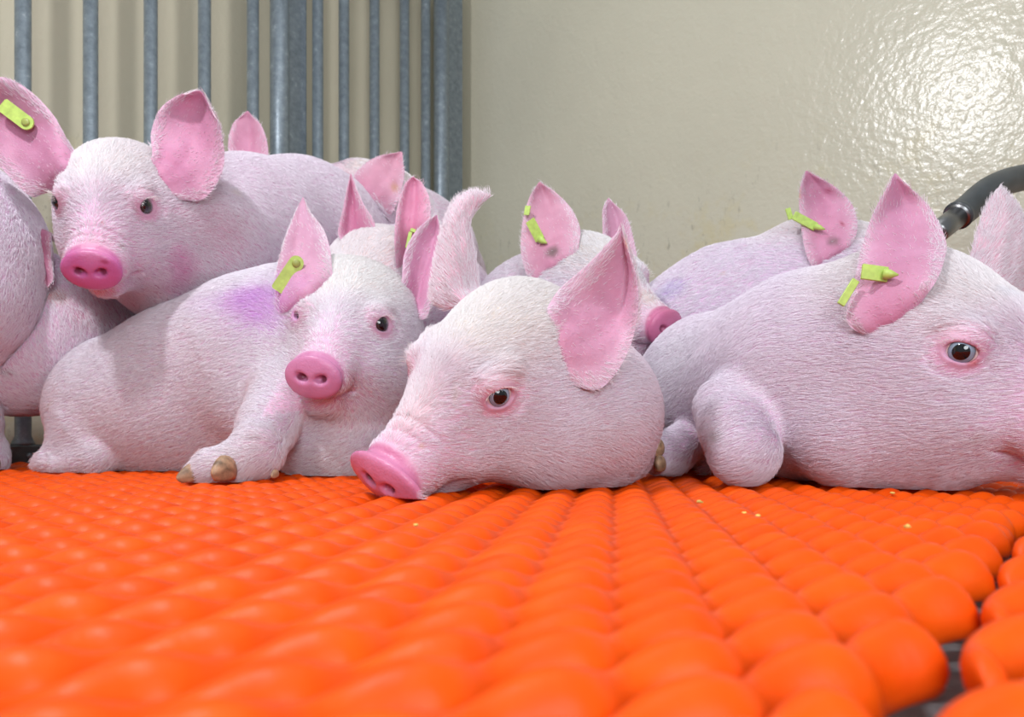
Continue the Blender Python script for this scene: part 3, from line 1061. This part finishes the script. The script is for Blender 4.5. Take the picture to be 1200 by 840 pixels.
# ------------------------------------------------------------------ pig D: big profile at the right
hD = Head((.461, .775, .155), (-64, -23, 11), 1.086, wink=.84)
pigD = build_pig('pig', 'large pig in side view at the right edge, blue eye, tag in its tall ear', hD,
    [CH([(1040, 425, .86, 125), (950, 440, .92, 112), (905, 448, .98, 98)], .05),
     CH([(905, 448, .99, 90), (835, 452, 1.08, 76), (810, 470, 1.20, 80)], .04, .035),
     CH([(1080, 500, .80, 78), (1000, 510, .82, 62)], .04, .04),
     CH([(852, 478, .87, 36), (862, 500, .845, 38), (872, 528, .825, 40)], .01, .022),
     CH([(806, 516, 1.00, 24), (788, 530, .985, 23), (772, 534, .970, 20)], .01, .012),
     CH([(822, 500, 1.06, 22), (826, 548, 1.02, 7)], .01, .02),
     CUT([(835, 464, .80, 1), (868, 468, .775, 3), (903, 500, .775, 5), (935, 556, .78, 5)], .018),
    ],
    [dict(d0=.79, d1=.80, cup=.022, edge=(-.004, -.004), rows=[[(1014, 393), (1044, 376), (1082, 352)], [(992, 376), (1040, 350), (1098, 328)], [(1000, 335), (1046, 315), (1107, 303)], [(1009, 292), (1052, 285), (1108, 280)], [(1024, 248), (1055, 242), (1090, 243)]], tip=(1049, 203), tw=.22, pink=(.56, .27, .41)),
     dict(clamp=False, d0=.87, d1=.88, cup=-.02, rows=[[(1132, 318), (1165, 335), (1200, 365)], [(1143, 275), (1174, 290), (1209, 318)], [(1153, 247), (1180, 257), (1206, 275)], [(1162, 230), (1176, 236), (1194, 243)]], tip=(1173, 220), pinkside=0)],
    h=.0022, avoid=(), flow=(-.8, .35, -.35), eyes='blue', skin=(.74, 0.512, 0.713), fur=1.0,
    spots=[(1150, 250, 30, (.66, .46, .52), .3), (840, 508, 9, DIRT_SHADE, .7), (1145, 515, 12, (.45, .25, .22), .35), (1000, 540, 60, (.72, .33, .50), .45, (2, .6)), (920, 540, 30, (.70, .30, .46), .4),
           (780, 420, 60, (.62, .57, .60), .5), (1190, 345, 12, (.35, .50, .65), .35, (2, .5)), (1140, 420, 8, (.55, .10, .08), .6)])  # broad grey spot is shade on the flank, painted into the coat
ear_tag(pigD, (1010, 318), (1040, 322), .772, 21, cone=((1036, 321), (1053, 322)), stud=False, back=((1003, 328), (985, 357), .006, 9), tilt=.3)
hoof(pigD, 770, 526, .945, 15, 13, .02, (-10, 4)); hoof(pigD, 773, 545, .935, 16, 12, .03, (-10, 3))

# ------------------------------------------------------------------ pig C: centre, chin on the floor
hC = Head((-.022, .772, .128), (-134, -29.2, -23.2), 1.002, snout=1.09, dw=1.32, wink=.88)
hC.cream = (.86, .80, .62)
pigC = build_pig('pig', 'pig in the centre resting its chin on the orange floor, one ear tip curled over', hC,
    [CH([(645, 458, .83, 88), (680, 478, .86, 80), (640, 440, 1.02, 86), (600, 430, 1.18, 84), (590, 440, 1.28, 70)], .05),
     CH([(696, 498, .82, 66), (650, 515, .79, 58)], .03, .04),
     CH([(735, 535, .86, 26), (700, 545, .82, 22)], .02, .02),
     ],
    [dict(d0=.75, d1=.755, cup=.035, edge=(0, -.006), rows=[[(640, 362), (658, 402), (668, 450)], [(656, 338), (694, 385), (706, 454)], [(688, 310), (722, 358), (739, 405)], [(712, 285), (733, 312), (748, 340)]], tip=(728, 266), tw=.15, pink=(.62, .35, .48), out=(.80, .60, .66)),
     dict(clamp=False, d0=.82, d1=.83, cup=-.016, rows=[[(505, 350), (530, 340), (563, 336)], [(510, 302), (534, 300), (557, 298)], [(521, 262), (535, 264), (551, 264)], [(532, 236), (545, 244), (557, 248)], [(550, 224), (558, 232), (566, 237)]], tip=(575, 228), tw=.2, pinkside=0)],
    h=.0022, avoid=(pigD,), flow=(.7, .6, -.3), eyes='blue', skin=(.78, 0.570, 0.725),
    spots=[(480, 470, 50, (.84, .74, .60), .35), (530, 460, 10, (.45, .42, .28), .55, (.5, 1.8)), (640, 545, 60, (.76, .50, .56), .4, (2, .8)), (720, 520, 40, (.74, .45, .54), .5), (497, 520, 5, TAN, .5), (475, 484, 3, DIRT_SHADE, .8),
           (575, 462, 8, (.60, .20, .22), .35), (600, 492, 4, (.5, .1, .12), .4), (560, 505, 22, (.74, .40, .50), .3), (733, 285, 5, (.72, .35, .18), .7)])

# ------------------------------------------------------------------ pig B: lying at the left centre
hB = Head((-.225, 1.045, .211), (-98, -16.7, -6.7), 1.006)
hB.disc = (.66, .25, .46)
pigB = build_pig('pig', 'pig lying with a foreleg stretched out, purple shoulder and long strip tag', hB,
    [CH([(150, 472, 1.20, 80), (235, 455, 1.19, 96), (318, 425, 1.17, 102), (372, 395, 1.14, 84), (400, 375, 1.10, 70)], .05),
     EL(188, 482, 1.17, 120, 74, .11, .035, 0),
     CH([(345, 480, 1.10, 70), (395, 490, 1.08, 68), (425, 440, 1.08, 72)], .04, .05),
     CH([(395, 535, 1.03, 32), (380, 525, 1.05, 36), (430, 530, 1.04, 30)], .03, .03),
     CH([(330, 462, 1.01, 36), (314, 500, .955, 31), (300, 530, .915, 28), (274, 543, .895, 22), (248, 547, .885, 18), (232, 552, .88, 12)], .012, .02),
     CH([(95, 520, 1.12, 40), (60, 540, 1.10, 14), (47, 543, 1.10, 8)], .015, .03),
     CH([(110, 535, 1.09, 22), (70, 545, 1.08, 9)], .012, .02),
     ],
    [dict(d0=1.06, d1=1.09, cup=.022, edge=(0, 0), rows=[[(326, 366), (356, 345), (390, 318)], [(322, 330), (350, 318), (387, 292)], [(331, 288), (353, 280), (379, 268)], [(345, 252), (354, 252), (365, 250)]], tip=(355, 231), tw=.15, pink=(.60, .35, .48), out=(.72, .46, .60)),
     dict(clamp=False, d0=1.06, d1=1.09, cup=.028, rows=[[(470, 332), (488, 345), (500, 372)], [(473, 300), (496, 315), (507, 345)], [(484, 275), (503, 290), (516, 312)], [(499, 259), (509, 268), (519, 280)]], tip=(512, 252), pink=(.66, .33, .50), out=(.76, .56, .64))],
    h=.0025, avoid=(pigC,), flow=(-.95, .1, -.35), furcol=(.96, .97, .99), skin=(.74, 0.562, 0.725),
    spots=[(308, 354, 62, PURPLE, .82, (1.1, .75)), (270, 347, 46, PURPLE, .5, (1.4, .5)), (240, 400, 60, (.74, .45, .62), .22), (120, 500, 40, (.74, .45, .55), .35), (300, 520, 30, (.66, .32, .42), .45), (270, 545, 30, (.62, .36, .36), .4),
           (300, 512, 7, DIRT_SHADE, .45, (2, .4)), (58, 472, 4, TAN, .6), (400, 500, 35, (.74, .48, .54), .4), (395, 550, 30, (.60, .42, .32), .35), (335, 350, 30, (.70, .42, .52), .45)])
ear_tag(pigB, (352, 301), (325, 341), 1.045, 17)
m = MB(); m.box(W(321, 326, 1.10), ar(.005, 0, .004), ar(0, .0015, 0), ar(-.006, 0, .008), .2)
bb = m.build('tag_back', M_TAG, pigB.obj, smooth=False)
hoof(pigB, 224, 556, .872, 18, 13, .015, (-12, 4)); hoof(pigB, 262, 552, .860, 20, 19, .03, (-9, 3))
hoof(pigB, 322, 556, .89, 7, 6, .01, (-3, 3))

# ------------------------------------------------------------------ pig A: standing, looking at the camera
hA = Head((-.582, 1.062, .394), (-76, -34.4, 1.0), 1.0)
hA.disc = (.62, .14, .40)
pigA = build_pig('pig', 'standing pig at the upper left facing the camera with a bright pink snout', hA,
    [CH([(185, 275, 1.16, 82), (235, 290, 1.25, 84), (290, 275, 1.36, 84), (350, 275, 1.50, 82), (398, 285, 1.62, 74)], .05),
     CH([(205, 320, 1.20, 56), (245, 320, 1.26, 60)], .04, .05),
     CH([(250, 340, 1.30, 48), (262, 430, 1.31, 26), (262, 520, 1.31, 20), (262, 540, 1.31, 20)], .015, .04),
     CH([(190, 350, 1.32, 42), (200, 430, 1.33, 26), (200, 535, 1.33, 20)], .015, .04),
     CH([(400, 340, 1.62, 50), (410, 440, 1.66, 24), (405, 525, 1.66, 17)], .015, .04),
     CH([(360, 340, 1.64, 50), (365, 440, 1.70, 24), (360, 525, 1.70, 17)], .015, .04)],
    [dict(d0=1.10, d1=1.07, cup=.03, rows=[[(178, 182), (192, 205), (210, 234)], [(177, 155), (212, 183), (240, 232)], [(188, 127), (226, 150), (262, 196)], [(208, 112), (236, 122), (259, 152)]], tip=(236, 107), tw=.62, pink=(.60, .29, .44), out=(.80, .58, .64)),
     dict(d0=1.06, d1=1.02, cup=.03, rows=[[(84, 172), (74, 195), (55, 226)], [(62, 134), (50, 170), (36, 230)], [(32, 104), (15, 150), (10, 206)], [(0, 90), (-14, 130), (-12, 180)]], tip=(-38, 112), pink=(.56, .28, .42), out=(.76, .50, .60))],
    h=.0025, avoid=(pigB,), flow=(.55, .6, -.5), skin=(.73, 0.492, 0.667),
    spots=[(212, 312, 26, MAG, .75, (.7, 1.2)), (203, 338, 22, MAG, .5), (255, 258, 52, (.70, .30, .46), .7, (1.2, .8)), (265, 305, 55, (.70, .32, .48), .6), (180, 365, 32, (.72, .30, .44), .5, (2, .5)), (110, 285, 26, (.74, .36, .50), .45),
           (145, 287, 6, (.35, .32, .30), .6), (275, 222, 6, TAN, .6), (122, 258, 3, (.5, .1, .1), .6), (122, 310, 6, (.35, .02, .05), .6, (.9, .5)), (75, 275, 14, (.70, .33, .48), .4)])
ear_tag(pigA, (38, 149), (2, 122), 1.02, 17)

# ------------------------------------------------------------------ pig E: behind the centre pig
hE = Head((.140, 1.215, .300), (-50, -16, 12), 1.0, mouth=True)
hE.disc = (.60, .16, .32)
hE.cream = (.66, .62, .54)
pigE = build_pig('pig', 'pig behind the centre pig, its snout poking out to the right past the big ear', hE,
    [CH([(680, 350, 1.28, 70), (640, 385, 1.42, 84), (620, 410, 1.58, 80)], .05),
     CH([(660, 430, 1.36, 50), (665, 520, 1.36, 24)], .02, .03)],
    [dict(d0=1.22, d1=1.24, cup=.024, rows=[[(622, 330), (648, 308), (678, 292)], [(611, 300), (642, 280), (680, 268)], [(612, 262), (640, 252), (670, 245)], [(620, 232), (636, 228), (652, 226)]], tip=(632, 213), pink=(.60, .32, .42), out=(.70, .48, .55)),
     dict(clamp=False, d0=1.26, d1=1.29, cup=.022, rows=[[(706, 292), (722, 300), (746, 305)], [(706, 265), (722, 274), (742, 278)], [(706, 246), (719, 250), (734, 253)]], tip=(713, 232), pink=(.58, .34, .46), out=(.66, .46, .54))],
    h=.003, avoid=(pigC, pigB), flow=(-.5, .8, -.2), skin=(.70, 0.570, 0.667), fur=.7,
    spots=[(648, 296, 10, DIRT_SHADE, .9), (752, 322, 16, (.22, .20, .15), .55, (.7, 1.3)), (758, 345, 18, (.60, .56, .46), .6)])  # first spot paints the shade inside the ear hole
ear_tag(pigE, (621, 258), (633, 281), 1.205, 14, cone=((632, 280), (641, 285)), stud=False, back=((619, 241), (617, 252), .02, 7), tilt=-.4)

# ------------------------------------------------------------------ pig F: lying against the right wall
hF = Head((.545, 1.22, .335), (-40, -15, 5), .98)
pigF = build_pig('pig', 'pig lying along the right wall behind the large one, purple mark on its back', hF,
    [CH([(770, 425, 1.36, 84), (860, 395, 1.33, 102), (935, 385, 1.28, 106), (990, 355, 1.24, 84)], .05)],
    [dict(d0=1.16, d1=1.17, cup=.026, rows=[[(952, 314), (972, 300), (998, 287)], [(943, 292), (967, 272), (1005, 266)], [(937, 250), (965, 240), (999, 240)], [(937, 222), (955, 218), (979, 219)]], tip=(945, 200), pink=(.62, .30, .44), out=(.72, .50, .60))],
    h=.003, avoid=(pigD, pigE, pigC), flow=(-.95, .1, -.25), skin=(.76, 0.562, 0.749), fur=.7,
    spots=[(785, 336, 20, (.52, .34, .72), .85, (1.1, .9)), (846, 318, 4, TAN, .5), (975, 283, 8, DIRT_SHADE, .7), (940, 228, 5, TAN, .7, (.5, 2)), (968, 225, 3, (.4, .05, .12), .7), (984, 262, 3, (.4, .05, .1), .7)])
ear_tag(pigF, (930, 252), (956, 266), 1.145, 12, cone=((955, 265), (967, 269)), stud=False, back=((923, 244), (927, 257), .012, 6), tilt=.4)

# ------------------------------------------------------------------ pig G: behind the lying pig
hG = Head((-.235, 1.200, .285), (-135, -36, -18), 1.0)
pigG = build_pig('pig', 'pinkish pig mostly hidden behind the lying pig, tag seen edge-on in its rear ear', hG,
    [CH([(440, 330, 1.27, 62), (470, 355, 1.38, 84), (500, 370, 1.55, 84)], .05),
     CH([(480, 430, 1.42, 50), (480, 520, 1.42, 24)], .02, .03)],
    [dict(clamp=False, d0=1.20, d1=1.20, cup=.018, rows=[[(396, 274), (414, 280), (438, 258)], [(401, 248), (413, 252), (428, 242)], [(406, 224), (412, 226), (419, 224)]], tip=(411, 203), tw=.15, pink=(.60, .22, .36), out=(.70, .40, .50)),
     dict(d0=1.10, d1=1.13, cup=.022, rows=[[(464, 314), (478, 305), (498, 290)], [(462, 278), (480, 274), (504, 264)], [(466, 240), (483, 237), (504, 236)], [(474, 216), (485, 214), (496, 216)]], tip=(484, 207), pink=(.66, .26, .40), out=(.70, .38, .50))],
    h=.003, avoid=(pigB, pigC, pigA, pigE), flow=(.5, .7, -.2), skin=(.72, 0.413, 0.608), fur=.7)
ear_tag(pigG, (481, 272), (477, 291), 1.09, 5, stud=False, back=((481, 269), (487, 271), 0, 4))

# ------------------------------------------------------------------ pig H: far back, nose over the others
hH = Head((-.322, 1.60, .583), (-190, 35, -25), .98)
hH.disc = (.60, .20, .32)
pigH = build_pig('pig', 'distant pig resting its raised snout on the standing pig beside the gate', hH,
    [CH([(455, 255, 1.66, 52), (480, 300, 1.76, 74), (500, 330, 1.90, 70)], .05),
     CH([(480, 380, 1.78, 44), (480, 480, 1.78, 20), (480, 530, 1.78, 18)], .02, .03)],
    [dict(d0=1.52, d1=1.54, cup=.022, rows=[[(414, 207), (430, 226), (458, 252)], [(428, 191), (448, 207), (467, 234)], [(446, 182), (460, 190), (474, 206)]], tip=(471, 178), pink=(.68, .36, .46), out=(.72, .50, .56))],
    h=.0035, avoid=(pigA, pigG, pigE), flow=(.6, .5, -.4), skin=(.70, 0.512, 0.632), fur=.5, spots=[(465, 217, 6, TAN, .7)])

# ------------------------------------------------------------------ pig I: only one ear shows over the standing pig
hI = Head((-.555, 1.50, .535), (-20, -20, 0), .82)
pigI = build_pig('pig', 'hidden pig of which one upright ear shows, above the bright-snouted pig\'s back', hI,
    [CH([(262, 285, 1.53, 44), (250, 320, 1.49, 50), (225, 350, 1.42, 50)], .05),
     CH([(235, 380, 1.45, 34), (235, 480, 1.45, 20), (235, 530, 1.45, 17)], .02, .03)],
    [dict(d0=1.50, d1=1.51, cup=.018, rows=[[(273, 205), (292, 208), (313, 203)], [(267, 170), (290, 172), (314, 172)], [(273, 145), (290, 143), (307, 148)]], tip=(290, 130), pink=(.62, .30, .42), out=(.70, .45, .52))],
    h=.0035, avoid=(pigA,), flow=(-.9, 0, -.3), skin=(.72, 0.512, 0.678), fur=.4)
ear_tag(pigI, (281, 187), (293, 188), 1.49, 6, cone=((286, 187), (294, 186)), stud=False, back=((269, 182), (271, 190), .0, 4))

# ------------------------------------------------------------------ pig J and K: at the left edge
pigJ = build_pig('pig', 'standing pig cut by the left edge, only its flank and a hoof in view', None,
    [CH([(-60, 275, 1.13, 92), (-46, 285, 1.10, 84)], .05), CH([(-60, 340, 1.10, 92), (-46, 345, 1.09, 84)], .05, .04),
     CH([(-330, 300, .92, 96), (-60, 290, 1.12, 90)], .05),
     CH([(-50, 420, 1.12, 50), (-30, 490, 1.15, 24), (-14, 530, 1.17, 17), (-8, 541, 1.16, 15)], .02, .04),
     CH([(-330, 400, .92, 50), (-325, 510, .93, 24), (-325, 545, .93, 19)], .02, .04)],
    [], h=.0035, avoid=(pigA,), flow=(-.1, -.2, -1), skin=(.74, 0.531, 0.713), fur=1.0, fur_len=.010,
    spots=[(5, 440, 6, DIRT_SHADE, .6)])
hoof(pigJ, -8, 544, 1.145, 12, 12, .02, (6, 2))
pigK = build_pig('pig', 'pig standing under the chin of the staring one, belly above the floor, reddish ear', None,
    [CH([(-70, 392, 1.17, 72), (20, 400, 1.215, 80), (62, 398, 1.225, 84)], .05),
     CH([(66, 350, 1.215, 50), (90, 350, 1.22, 40)], .04, .03),
     CH([(132, 400, 1.27, 56), (150, 470, 1.27, 36), (150, 535, 1.27, 20)], .03, .015),
     CH([(-70, 440, 1.17, 40), (-80, 535, 1.17, 20)], .02, .04)],
    [dict(hc=W(75, 300, 1.22), d0=1.11, d1=1.12, cup=.012, rows=[[(40, 268), (48, 272), (60, 276)], [(41, 300), (50, 302), (60, 304)], [(48, 325), (54, 326), (62, 326)]], tip=(56, 337), pink=(.55, .22, .34), out=(.60, .28, .40))],
    h=.003, avoid=(pigJ, pigB, pigA), flow=(.5, -.2, -.8), skin=(.73, 0.492, 0.678), fur=1.0, fur_len=.010,
    spots=[(68, 345, 14, TAN, .5), (8, 438, 10, DIRT_SHADE, .55, (1.2, .5)), (100, 360, 30, (.70, .34, .46), .45), (130, 385, 34, (.72, .38, .50), .35)])

# ------------------------------------------------------------------ drinker pipe at the right
root = empty('drinker_pipe', tuple(W(1200, 200, 1.16)))
tag(root, 'dark rubber covered metal drinker pipe sloping down from the right edge', 'pipe')
m = MB()
ctrl = [W(1122, 253, 1.03), W(1135, 243, 1.04), W(1160, 222, 1.06), W(1190, 210, 1.09), W(1230, 205, 1.13), W(1300, 203, 1.20)]
pts = catmull(ctrl, 40)
m.tube(pts, [.0205] * 2 + [.0195] * 36 + [.0195] * 2, 24); m.build('rubber_sleeve', M_RUBBER, root)
m = MB(); a = W(1096, 274, 1.01); b = W(1128, 249, 1.035)
m.tube([a, a + (b - a) * .06, b], [.013, .0155, .0155], 24); m.build('metal_nozzle', M_CHROME, root)
m = MB(); a = W(1121, 254, 1.029); b = W(1125, 251, 1.032)
m.tube([a, b], [.0178, .0178], 24); m.build('collar', M_CHROME, root)

# ------------------------------------------------------------------ crumbs on the floor
def crumb(px, py, s, where):
    d = H * F / (py - CY); c = W(px, py, d)
    c[2] = .0012 * s
    vs = []; fs = []
    r = random.Random(px)
    import bmesh
    bm = bmesh.new(); bmesh.ops.create_icosphere(bm, subdivisions=2, radius=.0021 * s)
    for v in bm.verts:
        v.co *= r.uniform(.7, 1.25); v.co.z *= .6; v.co += Vector(c)
    bm.verts.index_update()
    o = mesh_obj('feed_crumb', [v.co[:] for v in bm.verts], [[v.index for v in f.verts] for f in bm.faces], M_CRUMB)
    bm.free()
    tag(o, where, 'crumb', 'feed crumbs on the orange floor')
crumb(55, 549, 1.5, 'yellowish crumb near the rump of the lying pig, leftmost on the floor')
crumb(47, 553, 1.2, 'smaller crumb beside the leftmost one near the lying pig')
crumb(487, 617, .9, 'pale crumb in front of the centre pig\'s snout')
crumb(820, 590, 1.3, 'yellow crumb below the folded leg of the large right pig')
crumb(872, 603, 1.0, 'yellow crumb right of and nearer than the one below the folded leg')
crumb(888, 606, .9, 'smallest yellow crumb in the row before the right pig')
crumb(1046, 579, 1.1, 'pale crumb at the jaw of the large right pig')
crumb(1063, 619, 1.1, 'yellow crumb farthest right on the large orange panel')
